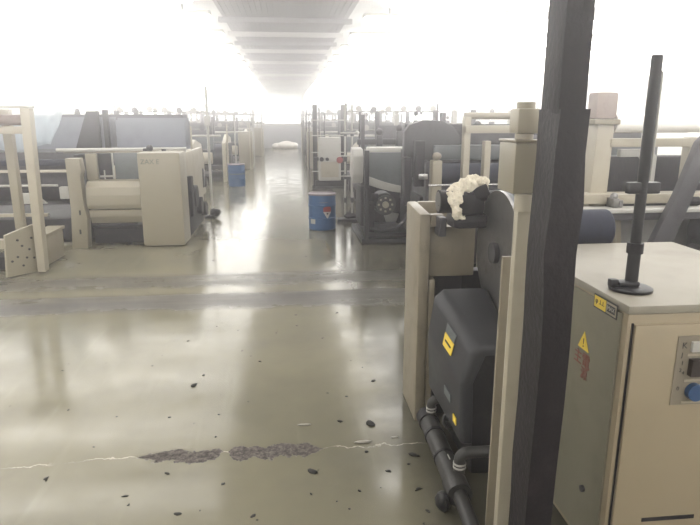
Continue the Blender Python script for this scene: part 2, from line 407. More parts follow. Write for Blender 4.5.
# left: near beam stand
t = thing('beam_stand', 'tan upright beam stand with bolted foot plate at the left edge', 'machine stand', (-2.75, 6.7, 0))
MB().prism([(-2.725, .02), (-2.645, .02), (-2.605, 1.745), (-2.70, 1.745)], 'y', 6.56, 6.68, .008).build('post', 'cream', t)
MB().box(-3.09, -3.00, 7.0, 7.1, .0, 1.74, .008).build('post', 'tan', t)
MB().cyl((-4.6, 6.70, 1.63), (-2.74, 6.70, 1.63), .055, 18).build('roller', paint('faded_pink_roller', (.52, .40, .35), .6), t)
MB().box(-4.6, -2.69, 6.58, 6.66, 1.49, 1.565, .006).build('cross_bar', 'cream', t)
MB().box(-4.6, -2.6, 6.57, 6.69, 1.747, 1.77, .004).build('cap', 'white', t)
fp = MB().loft([(-2.995, 6.42, 0.012), (-2.735, 6.70, .012), (-2.70, 6.73, .56), (-2.975, 6.45, .455)],
               [(-2.968, 6.395, 0.012), (-2.708, 6.675, .012), (-2.673, 6.705, .56), (-2.948, 6.425, .455)]).build('foot_plate', 'tan', t)
bh = MB()
for u, v in ((.15, .3), (.3, .38), (.42, .62), (.55, .32), (.68, .75), (.3, .78), (.62, .5), (.75, .28), (.45, .15)):
    x = -2.995 + .26 * u + .033 * v; y = 6.42 + .28 * u + .03 * v; z = .04 + .43 * v + .06 * u * v
    n = Vector((.73, -.68, 0)); c = Vector((x, y, z)) + n * .031
    bh.cyl(c, c + n * .012, .012, 10)
bh.each('bolt', 'dark', fp)
MB().box(-2.92, -2.74, 6.80, 7.45, .012, .33, .012).build('foot', 'tan', t)
MB().box(-2.93, -2.73, 6.82, 7.5, .335, .37, .006).build('foot_bar', 'tan', t)
MB().box(-4.6, -2.98, 6.62, 6.72, .27, .37, .008).build('lower_bar', 'cream', t)
MB().box(-4.6, -3.02, 6.75, 7.0, .012, .16, .01).build('skid', 'dark', t)

# thin conduit post with switch box
t = thing('conduit_post', 'thin white post with small white switch box behind the tan end cover on the left', 'post', (-1.27, 10.12, 0))
MB().cyl((-1.27, 10.12, 0), (-1.27, 10.12, 2.15), .018, 12).build('pipe', 'white', t)
MB().box(-1.315, -1.225, 10.05, 10.10, 1.53, 1.68, .008).build('switch_box', 'white', t)
MB().box(-1.40, -1.22, 10.04, 10.2, 0, .05, .01).blob((-1.24, 10.1, .1), .09, (1, 1, .8), .3).build('base', 'dark', t)

# ------------------------------------------------------------------ drums
def drum(x, y, label):
    t = thing('chemical_drum', label, 'drum', (x, y, 0))
    r = .205
    MB().lathe([(r - .012, .004), (r, .02), (r, .17), (r + .008, .178), (r + .008, .192), (r, .20), (r, .36), (r + .008, .368), (r + .008, .382), (r, .39), (r, .52), (r - .005, .53)], (x, y, 0), seg=40).build('body', 'drum', t)
    MB().lathe([(r + .004, .526), (r + .01, .532), (r + .01, .545), (r - .004, .552), (r - .02, .545), (r - .03, .537)], (x, y, 0), seg=40).build('lid', paint('drum_lid_steel', (.30, .24, .27), .4, .3), t)
    return t, r
def curved_patch(mb, x, y, r, a0, a1, zf, n=8):
    """patch following the drum wall: zf(u) -> (z low, z high)"""
    A = []
    for i in range(n + 1):
        u = i / n; a = a0 + (a1 - a0) * u; zl, zh = zf(u)
        for q in (r, r + .002):
            A.append((mb.b.verts.new((x + q * math.sin(a), y - q * math.cos(a), zl)), mb.b.verts.new((x + q * math.sin(a), y - q * math.cos(a), zh))))
    for i in range(n):
        i0, o0, i1, o1 = A[2 * i], A[2 * i + 1], A[2 * i + 2], A[2 * i + 3]
        for f in ((o0[0], o1[0], o1[1], o0[1]), (i0[0], i0[1], i1[1], i1[0]), (i0[1], o0[1], o1[1], i1[1]), (i0[0], i1[0], o1[0], o0[0])): mb.b.faces.new(f)
    return mb
t, r = drum(.515, 8.95, 'blue drum with red and white diamond label beside the black machine frame')
rr = r + .004
lb = curved_patch(MB(), .515, 8.95, rr, .02, .62, lambda u: (.29, .295 + .085 * (1 - .35 * abs(2 * u - 1)))).build('red_label', 'red', t, 'red upper half of a warning diamond')
curved_patch(MB(), .515, 8.95, rr, .02, .62, lambda u: (.29 - .105 * (1 - abs(2 * u - 1)) - .002, .288)).build('white_label', 'white', t, 'white lower point of a warning diamond')
curved_patch(MB(), .515, 8.95, rr + .003, .26, .38, lambda u: (.25, .275), 3).build('mark', 'ink', t)
curved_patch(MB(), .515, 8.95, rr, -1.02, -.58, lambda u: (.105, .175), 6).build('paper_tag', 'white', t, 'small white paper tag near the foot')
curved_patch(MB(), .515, 8.95, rr, -.25, .35, lambda u: (.425, .432), 6).build('stencil_line', M['bluegrey'], t)
t2, r2 = drum(-1.245, 15.0, 'small blue drum with a pale band, far down the left side of the gangway')
curved_patch(MB(), -1.245, 15.0, r2 + .009, -1.1, 1.4, lambda u: (.30 + .01 * u, .32 + .01 * u), 10).build('pale_band', 'bluegrey', t2)

# ------------------------------------------------------------------ far machines
def far_loom(s, cover, name_label):
    t = thing('weaving_machine', name_label, 'weaving machine', (0, 0, 0), 'weaving machines along the gangway')
    def bx(m, x0, x1, *a): return m.box(min(s * x0, s * x1), max(s * x0, s * x1), *a)
    bx(MB(), .12, 4.2, .15, 2.1, 0, .13, .01).build('base', 'dark', t)
    pr = [(.1, 0), (.35, 0), (.42, .45), (1.5, .45), (1.6, 0), (2.1, 0), (2.05, .75), (1.75, 1.1), (.9, 1.22), (.12, 1.0)]
    for x in (.10, 2.1, 4.1):
        MB().prism(pr, 'x', min(s * x, s * (x + .09)), max(s * x, s * (x + .09)), .006).build('side_frame', 'tan' if cover else 'cream', t)
    if cover:
        bx(MB(), -.04, .40, -.02, .75, .02, 1.22, .03).build('end_cover', 'tan', t)
    else:
        bx(MB(), .0, .09, .3, .9, .35, 1.0, .02).each('gear_case', 'mid', t)
        g = MB()
        for (y, z, r) in ((.55, .3, .15), (1.1, .42, .2), (1.55, .3, .12)): g.cyl((s * .0, y, z), (s * .1, y, z), r, 18)
        g.each('drive_gear', 'dark', t)
    MB().cyl((s * .45, .12, .62), (s * 4.05, .12, .62), .15, 18).build('cloth_roll', 'cream', t)
    MB().cyl((s * .2, .02, 1.2), (s * 4.1, .02, 1.2), .028, 10).build('breast_rail', 'white', t)
    bx(MB(), .45, 4.05, .5, .56, .82, 1.2, .006).build('reed_panel', 'bluegrey', t)
    h = MB()
    for i in range(5): bx(h, .5, 4.0, .75 + i * .08, .78 + i * .08, .9, 1.48 + .03 * (i % 2))
    h.build('heald_frames', 'mid', t)
    w = MB().cyl((s * .3, 1.72, .62), (s * 4.05, 1.72, .62), .3, 20)
    for x in (.25, 4.0): w.cyl((s * x, 1.72, .62), (s * (x + .04), 1.72, .62), .42, 24)
    w.build('warp_beam', 'navy', t)
    for x in (.02, 2.0):
        MB().cyl((s * x, 2.3, 0), (s * x, 2.3, 1.95), .022, 8).build('creel_post', 'white' if s < 0 else 'dark', t)
        MB().cyl((s * x, -.14, 0), (s * x, -.14, 1.5 if s < 0 else 1.75), .02, 8).build('creel_post', 'cream' if s < 0 else 'dark', t)
    for z in (.42, .95, 1.4, 1.78): MB().cyl((s * -.02, 2.3, z), (s * 2.04, 2.3, z), .014, 8).build('creel_rail', 'steel', t)
    rr = random.Random(5 + s)
    for q in range(12):
        x = .12 + .16 * q; z = (1.45, 1.83)[q % 2] + rr.uniform(-.02, .02)
        MB().cyl((s * x, 2.2, z), (s * x, 2.36, z), .065, 12, .04).build('yarn_cone', 'yarn' if q % 3 else 'mid', t)
    for q in range(9):
        x = .5 + .38 * q
        m = MB().box(s * x - .04, s * x + .04, 1.0, 1.1, 1.2, 1.55 + rr.uniform(0, .3)); m.ball((s * x, 1.05, 1.62 + rr.uniform(0, .2)), .045)
        m.build('yarn_feeder', ('mid', 'white', 'dark')[q % 3], t)
    return t
la = far_loom(-1, False, 'open framed weaving machine with pale posts, behind the white conduit post')
la.location = (-1.75, 11.7, 0)
dup(la, (-1.5, 16.0, 0), 'hazy weaving machine just behind the small far blue drum')
dup(la, (-1.42, 23.2, 0), 'hazy open weaving machine on the left, between the two far boxy end covers')
dup(la, (-1.4, 30.6, 0), 'last hazy weaving machine on the left, beside the white heap')
lc = far_loom(-1, True, 'weaving machine with tall tan end cover, beyond the small far blue drum')
lc.location = (-1.16, 20., 0)
dup(lc, (-1.06, 27., 0), 'weaving machine with greyed end cover, left of the white heap by the far wall')
ra = far_loom(1, False, 'dark weaving machine just behind the blue drum with the diamond label, right side')
ra.location = (1.25, 10.6, 0)
dup(ra, (.95, 15.6, 0), 'hazy open framed weaving machine directly behind the white control box with red knob')
dup(ra, (.75, 24., 0), 'second farthest hazy weaving machine on the right of the gangway')
rc = far_loom(1, True, 'third farthest hazy weaving machine on the right, with a tan end cover')
rc.location = (.72, 19.9, 0)
dup(rc, (.75, 28.4, 0), 'farthest weaving machine on the right, close to the far wall')

# white heap by the far wall
hb = MB().blob((-.1, 33.6, .2), .28, (1.6, 1.1, .9), .15, 3).blob((.3, 33.7, .17), .24, (1.5, 1.1, .85), .15, 3).blob((-.5, 33.7, .16), .22, (1.3, 1.1, .85), .12, 3)
for v in hb.b.verts: v.co.z = max(v.co.z, .002)
tag(hb.build('sack_heap', 'bale', None, sharp=3), 'white heap of slumped sacking on the floor at the far wall', 'sacks')
for x, lab in ((-1.2, 'slim dark post left of the white heap'), (.82, 'slim dark post right of the white heap')):
    tag(MB().cyl((x, 30.2, 0), (x, 30.2, ZC), .03, 10).build('support_post', 'mid'), lab + ', reaching the ceiling', 'post')

# ------------------------------------------------------------------ right: rack with control box
t = thing('control_rack', 'dark post rack carrying a white control box with dark and red knobs', 'control box', (1.0, 14.2, 0))
for x in (.67, 1.33):
    MB().box(x - .05, x + .05, 14.25, 14.35, .03, 1.95, .008).build('post', 'dark', t)
MB().box(.60, 1.5, 14.1, 14.5, 0, .06, .01).box(.66, 1.32, 14.12, 14.3, .06, .2, .02).build('base', 'dark', t)
for z in (.42, .86, 1.25, 1.6): MB().cyl((.58, 14.18, z), (1.55, 14.18, z), .013, 8).build('cross_rail', 'white', t)
cb = MB().box(.74, 1.25, 13.93, 14.16, .22, 1.215, .02).build('control_box', 'white', t)
MB().box(.79, 1.20, 13.925, 13.93, .30, .66, .002).build('box_door', 'cream', cb)
MB().cyl((.80, 13.92, .72), (.80, 13.86, .72), .05, 14).cyl((.93, 13.93, .72), (.93, 13.87, .72), .04, 14).build('dark_knob', 'dark', cb)
MB().cyl((1.22, 13.93, .70), (1.22, 13.87, .70), .075, 16).build('red_knob', 'red', cb)
MB().box(.62, .74, 14.0, 14.1, .68, .76, .01).build('handle', 'dark', t)
# twin thin posts
t = thing('yarn_post_stand', 'pair of pale thin posts with clamps standing behind the blue drum with diamond label', 'post stand', (1.0, 9.6, 0))
for x in (.93, 1.04):
    p_ = MB().cyl((x, 9.6, .03), (x, 9.6, 1.85), .017, 10).build('post', 'white', t)
    for z in (.36, .74, 1.02, 1.42): MB().cyl((x - .03, 9.59, z), (x + .03, 9.59, z), .03, 10).box(x - .025, x + .025, 9.55, 9.6, z - .05, z - .01, .004).build('clamp', 'mid', p_)
for z in (.74, 1.06, 1.42): MB().cyl((.85, 9.56, z), (1.16, 9.56, z), .010, 8).ball((1.12, 9.56, z), .035).build('arm', 'white', t)
MB().box(.80, 1.32, 9.45, 9.75, 0, .05, .008).blob((1.0, 9.6, .09), .07, (1.3, 1, .9), .3).build('base', 'dark', t)

# ------------------------------------------------------------------ right: black framed machine with tilted cover
t = thing('weaving_machine', 'black framed machine', 'weaving machine', (1.3, 7.9, 0))
t['label'] = 'black framed machine with cream curved cover and dark panel, right of the labelled blue drum'
MB().box(.97, 3.6, 7.70, 7.79, .012, .075, .006).box(.97, 1.06, 7.79, 9.0, .012, .07, .006).box(1.0, 3.6, 7.78, 8.6, .10, .14, .006).build('skid', 'black', t)
MB().box(1.005, 1.065, 7.72, 7.80, .07, 1.24, .006).build('front_post', 'black', t)
ar = []
for i in range(13):
    u = i / 12; x = 1.07 + u * .52; z = .90 - .145 * math.sin(u * 1.35)
    ar.append((x, z))
MB().prism([(1.07, 1.21)] + ar + [(1.59, 1.21)], 'y', 7.82, 7.88, .004).build('dark_panel', 'bluegrey', t)
band = ar + [(x, z - .115 + .03 * i / 12) for i, (x, z) in reversed(list(enumerate(ar)))]
MB().prism(band, 'y', 7.80, 7.89, .006).build('arc_strip', 'white', t)
MB().prism([(7.9, .80), (7.82, .92), (7.80, 1.16), (7.86, 1.25), (8.1, 1.27), (8.25, .9)], 'x', .86, 1.0, .015).build('end_cover', 'white', t)
MB().box(1.08, 1.62, 7.86, 8.2, 1.205, 1.27, .02).build('top_cover', 'white', t)
mo = MB().cyl((1.30, 7.86, .52), (1.30, 8.2, .52), .15, 24).cyl((1.30, 7.82, .52), (1.30, 7.86, .52), .12, 24).build('motor', 'mid', t)
mr = MB()
for i in range(8):
    a = i * math.pi / 4; mr.box(1.30 + .09 * math.cos(a) - .012, 1.30 + .09 * math.cos(a) + .012, 7.80, 7.83, .52 + .09 * math.sin(a) - .012, .52 + .09 * math.sin(a) + .012)
mr.cyl((1.30, 7.79, .52), (1.30, 7.83, .52), .045, 14).build('motor_fan_guard', 'cream', mo)
MB().box(1.02, 1.6, 8.3, 8.9, .14, .72, .03).box(1.08, 1.16, 7.86, 8.0, .14, .8, .01).box(1.08, 1.22, 7.84, 8.0, .5, .56, .01).cyl((1.12, 7.85, .62), (1.2, 7.85, .62), .05, 12).build('gearbox', 'dark', t)
MB().tube([(1.10, 7.83, .20), (1.25, 7.83, .17), (1.45, 7.84, .2), (1.55, 7.83, .28), (1.60, 7.83, .4)], .022, 8).box(1.1, 1.5, 7.9, 8.1, .14, .24, .02).build('linkage', 'mid', t)
MB().prism([(1.38, .20), (1.5, .20), (1.55, .34), (1.32, .38)], 'y', 8.15, 8.2, .004).build('white_plate', 'white', t)
MB().box(1.62, 3.6, 7.9, 9.2, .14, 1.12, .02).build('machine_body', 'dark', t)
MB().cyl((1.65, 7.86, .72), (3.6, 7.86, .72), .12, 18).build('cloth_roll', 'dark', t)
MB().box(1.5, 1.56, 7.78, 7.86, .6, 1.25, .004).box(1.66, 1.72, 7.8, 7.88, .55, 1.2, .004).each('upright', 'mid', t)
MB().box(1.0, 3.6, 8.5, 8.58, 1.28, 1.36, .008).box(1.05, 1.1, 8.48, 8.6, .1, 1.7).box(2.2, 2.26, 8.48, 8.6, 1.1, 1.72).build('top_frame', 'mid', t)
for i in range(8): MB().box(1.25 + i * .28, 1.33 + i * .28, 8.3, 8.42, 1.27, 1.42 + .05 * (i % 3), .01).ball((1.29 + i * .28, 8.36, 1.46 + .05 * (i % 3)), .05).build('yarn_feeder', 'mid', t)
MB().box(1.86, 2.02, 7.84, 8.3, 1.0, 1.14, .02).build('valve_block', 'chrome', t)

# ------------------------------------------------------------------ right: dark machine with cream gantry, between the near and black framed machines
t = thing('weaving_machine', 'tall dark weaving machine with cream gantry posts, just behind the near tan end frame', 'weaving machine', (2.2, 6.1, 0))
MB().box(1.47, 1.57, 5.95, 6.1, .0, 1.23, .012).each('upright', 'tan', t)
MB().ball((1.52, 6.0, 1.27), .05, (1, 1, .8)).build('cap', 'plate', t)
for x, z, m in ((1.83, 1.66, 'cream'), (2.05, 1.42, 'cream')):
    MB().box(x - .03, x + .035, 6.0, 6.1, 0, z, .006).build('gantry_post', m, t)
MB().box(1.80, 4.2, 5.97, 6.05, 1.50, 1.575, .006).build('cross_bar', 'cream', t)
MB().cyl((1.84, 6.16, 1.67), (4.2, 6.16, 1.67), .035, 14).build('roller', 'tan', t)
MB().cyl((1.42, 5.92, .985), (4.2, 5.92, .985), .010, 8).build('thin_rail', 'chrome', t)
MB().box(1.42, 4.2, 6.3, 6.85, .05, .82, .03).build('machine_body', 'dark', t)
MB().cyl((1.60, 6.3, 1.06), (4.2, 6.3, 1.06), .12, 20).build('warp_beam', 'navy', t)
MB().box(1.6, 4.2, 6.45, 6.6, 1.20, 1.36, .02).build('reed_panel', 'bluegrey', t)
hh = MB()
for i in range(6): hh.box(1.36, 4.1, 6.64 + i * .05, 6.665 + i * .05, 1.0, 1.52 + .03 * (i % 3))
hh.build('heald_frames', 'mid', t)
MB().box(1.46, 1.54, 6.2, 6.9, .0, 1.2, .02).each('side_frame', 'mid', t)
MB().box(1.22, 1.29, 6.15, 6.3, .75, 1.25, .01).box(1.32, 1.42, 6.1, 6.2, .95, 1.42, .01).build('dark_box', 'dark', t)
MB().box(1.34, 1.44, 6.02, 6.1, 1.03, 1.09, .006).build('clip', 'chrome', t)
MB().prism([(1.28, 1.2), (1.28, 1.5), (1.34, 1.58), (1.5, 1.63), (1.7, 1.62), (1.82, 1.56), (1.9, 1.45), (1.9, 1.2)], 'y', 6.5, 6.62, .012).build('harness_head', 'mid', t)

# ------------------------------------------------------------------ right: near machine end
t = thing('weaving_machine', 'nearest weaving machine with grimy tan end frame, charcoal motor cover and slate flange', 'weaving machine', (.85, 3.0, 0))
MB().prism([(2.96, .0), (3.31, .0), (3.31, 1.19), (2.96, 1.17)], 'x', .672, .73, .012).build('end_frame', 'tan_near', t)
MB().box(.731, .985, 3.0, 3.26, .825, 1.095, .010).build('front_panel', 'tan_near', t)
MB().box(.731, 1.06, 3.27, 3.31, 1.10, 1.19, .008).build('tray_back', 'tan_near', t)
MB().box(.731, .80, 2.97, 3.012, 1.10, 1.165, .006).build('tray_front', 'tan_near', t)
MB().box(.731, .765, 2.965, 3.30, .0, .82, .008).build('leg', 'tan_near', t)
MB().box(.80, .96, 3.12, 3.18, .35, .82, .01).build('inner_plate', 'mid', t)
MB().box(.79, 2.4, 3.0, 3.2, .02, .12, .01).build('base', 'black', t)
MB().box(.79, 2.4, 3.2, 3.29, .13, .8, .01).build('back_panel', 'dark', t)
# device with cotton waste on the tray
dv = MB().box(.80, 1.0, 2.80, 2.96, 1.115, 1.19, .035).cyl((.745, 2.88, 1.245), (.83, 2.88, 1.245), .058, 20).box(.83, .97, 2.82, 2.97, 1.18, 1.29, .03)
dv.cyl((.93, 2.86, 1.27), (.99, 2.84, 1.30), .04, 14)
dv.build('motor_unit', 'dark', t)
MB().box(.76, .80, 2.9, 3.06, 1.06, 1.16, .01).build('motor_bracket', 'mid', t)
MB().cyl((.742, 2.88, 1.245), (.750, 2.88, 1.245), .05, 20).box(.742, .80, 2.815, 2.82, 1.30, 1.305).build('motor_rim', 'steel', t)
# flange
fx, fy, fz, fr = 1.0, 2.65, 1.03, .285
MB().lathe([(fr - .03, -.02), (fr, -.016), (fr, .016), (fr - .03, .02)], (fx, fy, fz), 'x', 56).build('beam_flange', 'flange', t)
MB().lathe([(fr + .001, -.026), (fr + .008, -.026), (fr + .008, -.012), (fr + .001, -.012)], (fx, fy, fz), 'x', 56).build('flange_rim', 'steel', t)
MB().cyl((1.16, 2.90, 1.09), (1.64, 2.90, 1.09), .10, 30).ball((1.64, 2.90, 1.09), .10, (.3, 1, 1), 24, 16).build('cloth_roll', 'navy', t)
MB().cyl((fx + .017, fy, fz), (fx + .08, fy, fz), .16, 30).build('warp_beam', 'navy', t)
MB().cyl((fx - .05, fy, fz), (fx - .018, fy, fz), .05, 24).build('hub', 'mid', t)
# motor cover
A = [(.70, 2.78, .30), (.68, 2.76, .60), (.70, 2.74, .80), (.74, 2.72, .845), (.965, 2.72, .845), (.975, 2.74, .28)]
Bf = [(.745, 2.33, .22), (.735, 2.33, .52), (.775, 2.33, .655), (.815, 2.33, .685), (.965, 2.33, .685), (.975, 2.33, .20)]
mc = MB().loft(A, Bf); mc._bev(mc._last, .022, 3)
mcov = mc.build('motor_cover', 'cover', t)
fr_ = MB().loft([(.795, 2.325, .22), (.785, 2.325, .52), (.835, 2.325, .65), (.955, 2.325, .65), (.965, 2.325, .22)],
                [(.795, 2.335, .22), (.785, 2.335, .52), (.835, 2.335, .65), (.955, 2.335, .65), (.965, 2.335, .22)])
fr_.build('cover_front', 'black', mcov)
# labels on the sloped left face
def on_face(u, v, w_, h_, th=.004):
    """rectangle on the cover's left face: u depth fraction back to front, v height fraction"""
    def P(u, v, o):
        a = Vector((.68, 2.76, .60)).lerp(Vector((.70, 2.74, .80)), v); b = Vector((.735, 2.33, .52)).lerp(Vector((.775, 2.33, .655)), v)
        p = a.lerp(b, u); return p + Vector((-.985, -.1, .13)) * o
    q = ((u, v), (u + w_, v), (u + w_, v + h_), (u, v + h_))
    return [P(a, b, .0) for a, b in q], [P(a, b, th) for a, b in q]
MB().loft(*on_face(.44, .28, .22, .36)).build('warning_label', 'yellow', mcov, 'yellow warning label')
MB().loft(*on_face(.44, .66, .22, .26)).build('data_label', 'bluegrey', mcov, 'blue-grey data label')
MB().loft(*on_face(.48, .44, .14, .05, .006)).build('label_text', 'ink', mcov)
def low_face(u, v, w_, h_, th=.004):
    def P(u, v, o):
        a = Vector((.70, 2.78, .30)).lerp(Vector((.68, 2.76, .60)), v); b = Vector((.745, 2.33, .22)).lerp(Vector((.735, 2.33, .52)), v)
        return a.lerp(b, u) + Vector((-.99, -.12, -.05)) * o
    q = ((u, v), (u + w_, v), (u + w_, v + h_), (u, v + h_))
    return [P(a, b, .0) for a, b in q], [P(a, b, th) for a, b in q]
MB().loft(*low_face(.55, .42, .18, .14)).build('data_label', 'bluegrey', mcov)
MB().loft(*low_face(.80, .20, .08, .12)).build('warning_label', 'yellow', mcov)
MB().box(.82, 1.09, 2.40, 2.9, .02, .19, .02).build('motor_base', 'black', t)
MB().box(1.2, 2.4, 2.80, 2.99, .1, .9, .03).build('machine_body', 'dark', t)

# cotton waste draped over the motor unit
rg = random.Random(3); cw = MB()
for (x, y, z, r) in ((.815, 2.83, 1.30, .035), (.815, 2.805, 1.26, .032), (.818, 2.80, 1.215, .03), (.83, 2.80, 1.18, .024), (.85, 2.84, 1.325, .032), (.89, 2.86, 1.335, .034), (.93, 2.88, 1.335, .034), (.965, 2.88, 1.33, .028), (.85, 2.80, 1.175, .018)):
    cw.blob((x, y, z), r, (1, .8, 1), .35, 2, rg)
cwo = cw.build('cotton_rag', 'rag', None, sharp=3)
md = cwo.modifiers.new('merge', 'REMESH'); md.mode = 'VOXEL'; md.voxel_size = .006
md = cwo.modifiers.new('soft', 'SMOOTH'); md.iterations = 4
tx = bpy.data.textures.new('fluff', 'CLOUDS'); tx.noise_scale = .03
md = cwo.modifiers.new('fluff', 'DISPLACE'); md.texture = tx; md.strength = .035; md.mid_level = .5
tag(cwo, 'off-white cotton waste draped over the dark motor on the near tan end frame', 'rag')

# air pipe along the floor
t = thing('air_pipe', 'dark floor pipe with white-striped elbows and valve wheel beside the charcoal motor cover', 'pipe', (.72, 2.4, 0))
MB().tube([(.715, 2.84, .085), (.708, 2.5, .085), (.70, 2.2, .085)], .048, 18).build('main_pipe', 'pipe', t)
MB().tube([(.70, 2.2, .085), (.697, 2.06, .08), (.69, 1.8, .065), (.68, 1.5, .06)], .032, 14).cyl((.701, 2.26, .085), (.699, 2.16, .085), .055, 18).build('thin_pipe', 'pipe', t)
MB().cyl((.714, 2.78, .085), (.716, 2.86, .085), .055, 18).cyl((.711, 2.64, .085), (.711, 2.66, .085), .052, 18).cyl((.706, 2.44, .085), (.706, 2.455, .085), .0505, 18).each('pipe_collar', 'dark', t)
def elbow(x, y, z, r, dx, nm):
    pts = [(x, y, z - .06)] + [(x + dx * (1 - math.cos(a)), y, z + dx * math.sin(a)) for a in (0, .4, .8, 1.2, 1.57)] + [(x + dx + .12, y, z + dx)]
    e = MB().tube(pts, r, 14).build(nm, 'pipe', t)
    MB().cyl((x, y, z - .035), (x, y, z - .027), r + .003, 16).cyl((x, y, z - .018), (x, y, z - .010), r + .003, 16).build('stripe', 'white', e, 'white band')
elbow(.725, 2.80, .18, .024, .03, 'elbow')
elbow(.725, 2.27, .185, .026, .035, 'elbow')
vw = MB()
vw.tube([(.80 + .045 * math.cos(a), 2.66 + .012 * math.sin(a), .165 + .045 * math.sin(a)) for a in (2 * math.pi * k / 16 for k in range(17))], .008, 8).cyl((.80, 2.66, .165), (.80, 2.74, .165), .012, 10)
vw.obox((.80, 2.66, .165), (.085, .008, .008)).obox((.80, 2.66, .165), (.008, .008, .085)).build('valve_wheel', 'pipe', t)
MB().box(.706, .710, 2.36, 2.40, .132, .136).build('label_strip', 'white', t)
MB().blob((.64, 2.19, .05), .042, (.7, 1.0, 1.1), .25, 2).build('pipe_clamp', 'black', t)

# white pipe with junction box, on its tan backing strip
t = thing('trunking_pole', 'cream conduit pole with square junction box in front of the black pillar', 'conduit pole', (.80, 1.98, 0))
MB().prism([(.7655, 1.90), (.81, 1.897), (.815, 1.915), (.81, 1.933), (.7655, 1.935), (.76, 1.917)], 'z', 0, 1.345, .004).build('pole', 'cream', t)
MB().cyl((.7875, 1.915, 1.345), (.7875, 1.915, 1.405), .0305, 18).build('pipe_socket', 'cream', t)
MB().box(.755, .835, 1.985, 2.0, 0, 1.17, .003).build('backing_strip', 'tan_near', t)
jb = MB().box(.735, .825, 1.88, 2.03, 1.407, 1.572, .006).build('junction_box', 'tan', t)
MB().box(.731, .829, 1.874, 2.034, 1.573, 1.581, .003).build('box_lid', 'tan_near', jb)
MB().cyl((.785, 1.94, 1.582), (.785, 1.94, 1.70), .03, 16).box(.745, .825, 1.9, 1.98, 1.60, 1.68, .01).build('conduit_neck', 'cream', t)

# pillar
pl = MB()
def pring(z, x0, x1, y0, y1):
    rr_ = .012
    return [(x0 + R.uniform(-rr_, rr_) * .5, y0, z), ((x0 + x1) / 2, y0 - .004 + R.uniform(-.003, .003), z), (x1 + R.uniform(-rr_, rr_) * .5, y0, z), (x1 + R.uniform(-.004, .004), (y0 + y1) / 2, z), (x1, y1, z), ((x0 + x1) / 2, y1, z), (x0, y1, z), (x0 + R.uniform(-.004, .004), (y0 + y1) / 2, z)]
zs = [0, .25, .5, .75, .95, 1.1, 1.25, 1.4, 1.55, 1.675]; prev = None
for z in zs:
    ring = [pl.b.verts.new(p) for p in pring(z, .772 + .004 * math.sin(z * 9), .868, 1.67, 1.81)]
    if prev:
        for k in range(8): pl.b.faces.new((prev[k], prev[(k + 1) % 8], ring[(k + 1) % 8], ring[k]))
    else: pl.b.faces.new(ring[::-1])
    prev = ring
pl.b.faces.new(prev)
pl.box(.777, .860, 1.68, 1.805, 1.66, ZC, .006)
struct(pl.build('pillar', 'pillar'))

# ------------------------------------------------------------------ control cabinet
t = thing('control_cabinet', 'tan control cabinet with push buttons and warning stickers, right foreground', 'cabinet', (1.45, 2.2, 0))
zt = 1.05
base = [(1.107, 1.751), (1.90, 1.751), (1.90, 2.715), (1.107, 2.715)]
bd = MB().loft([(x, y, .03) for x, y in base], [(x, y, zt - .03) for x, y in base]); bd._bev(bd._last, .006, 2)
bd.build('body', 'cab', t)
c = Vector((1.5075, 2.233))
tp = [Vector(p) + (Vector(p) - c).normalized() * .006 for p in base]
tb = MB().loft([(p.x, p.y, zt - .0295) for p in tp], [(p.x, p.y, zt) for p in tp]); tb._bev(tb._last, .006, 2)
tb.build('top', paint('dusty_cabinet_top', (.50, .455, .36), .5, dirt=(.36, .33, .27), amt=.5, scale=3), t)
fn = Vector((0, -1, 0)); fxd = Vector((1, 0, 0))
def F(u, z, o=0.): # point on the front face, u metres from its left edge
    p = Vector((1.107, 1.751, 0)) + fxd * u; return Vector((p.x, p.y, z)) + fn * o
def frect(u0, u1, z0, z1, o0, o1, m=None):
    m = m or MB()
    m.loft([F(u0, z0, o0), F(u1, z0, o0), F(u1, z1, o0), F(u0, z1, o0)], [F(u0, z0, o1), F(u1, z0, o1), F(u1, z1, o1), F(u0, z1, o1)]); return m
dr = frect(.021, .67, .06, .985, .0005, .016); dr._bev(dr._last, .005, 2)
dr = dr.build('door', 'cab', t)
frect(.13, .33, .238, .252, .0162, .019).build('door_slot', 'dark', dr)
frect(.014, .0205, .06, .99, .0005, .004).build('door_gap', 'dark', t)
pp = frect(.175, .42, .695, .945, .0165, .019).build('button_plate', 'plate', dr)
def fc(u, z, r, d, seg=20): return MB().cyl(F(u, z, .019), F(u, z, .019 + d), r, seg)
frect(.222, .262, .89, .925, .019, .030).build('white_button', 'white', pp)
frect(.222, .275, .805, .865, .019, .040).build('brown_button', 'brownb', pp)
fc(.252, .745, .030, .022).build('blue_button', 'blueb', pp)
fc(.345, .745, .030, .022).build('red_button', 'red', pp)
frect(.31, .37, .805, .865, .019, .040).build('brown_button', 'brownb', pp)
for z in (.785, .705, .878): frect(.215, .40, z - .005, z + .003, .0192, .0215).build('label_strip', 'cream', pp)
rotf = (math.pi / 2, 0, math.atan2(fxd.y, fxd.x))
for body, u, z, s_ in (('K', .200, .91, .03), ('J', .195, .878, .022), ('1', .200, .848, .02), ('2', .196, .822, .018), ('4', .207, .812, .016), ('0', .196, .755, .02)):
    text('glyph', body, s_, 'ink', F(u, z, .0195), rotf, pp)
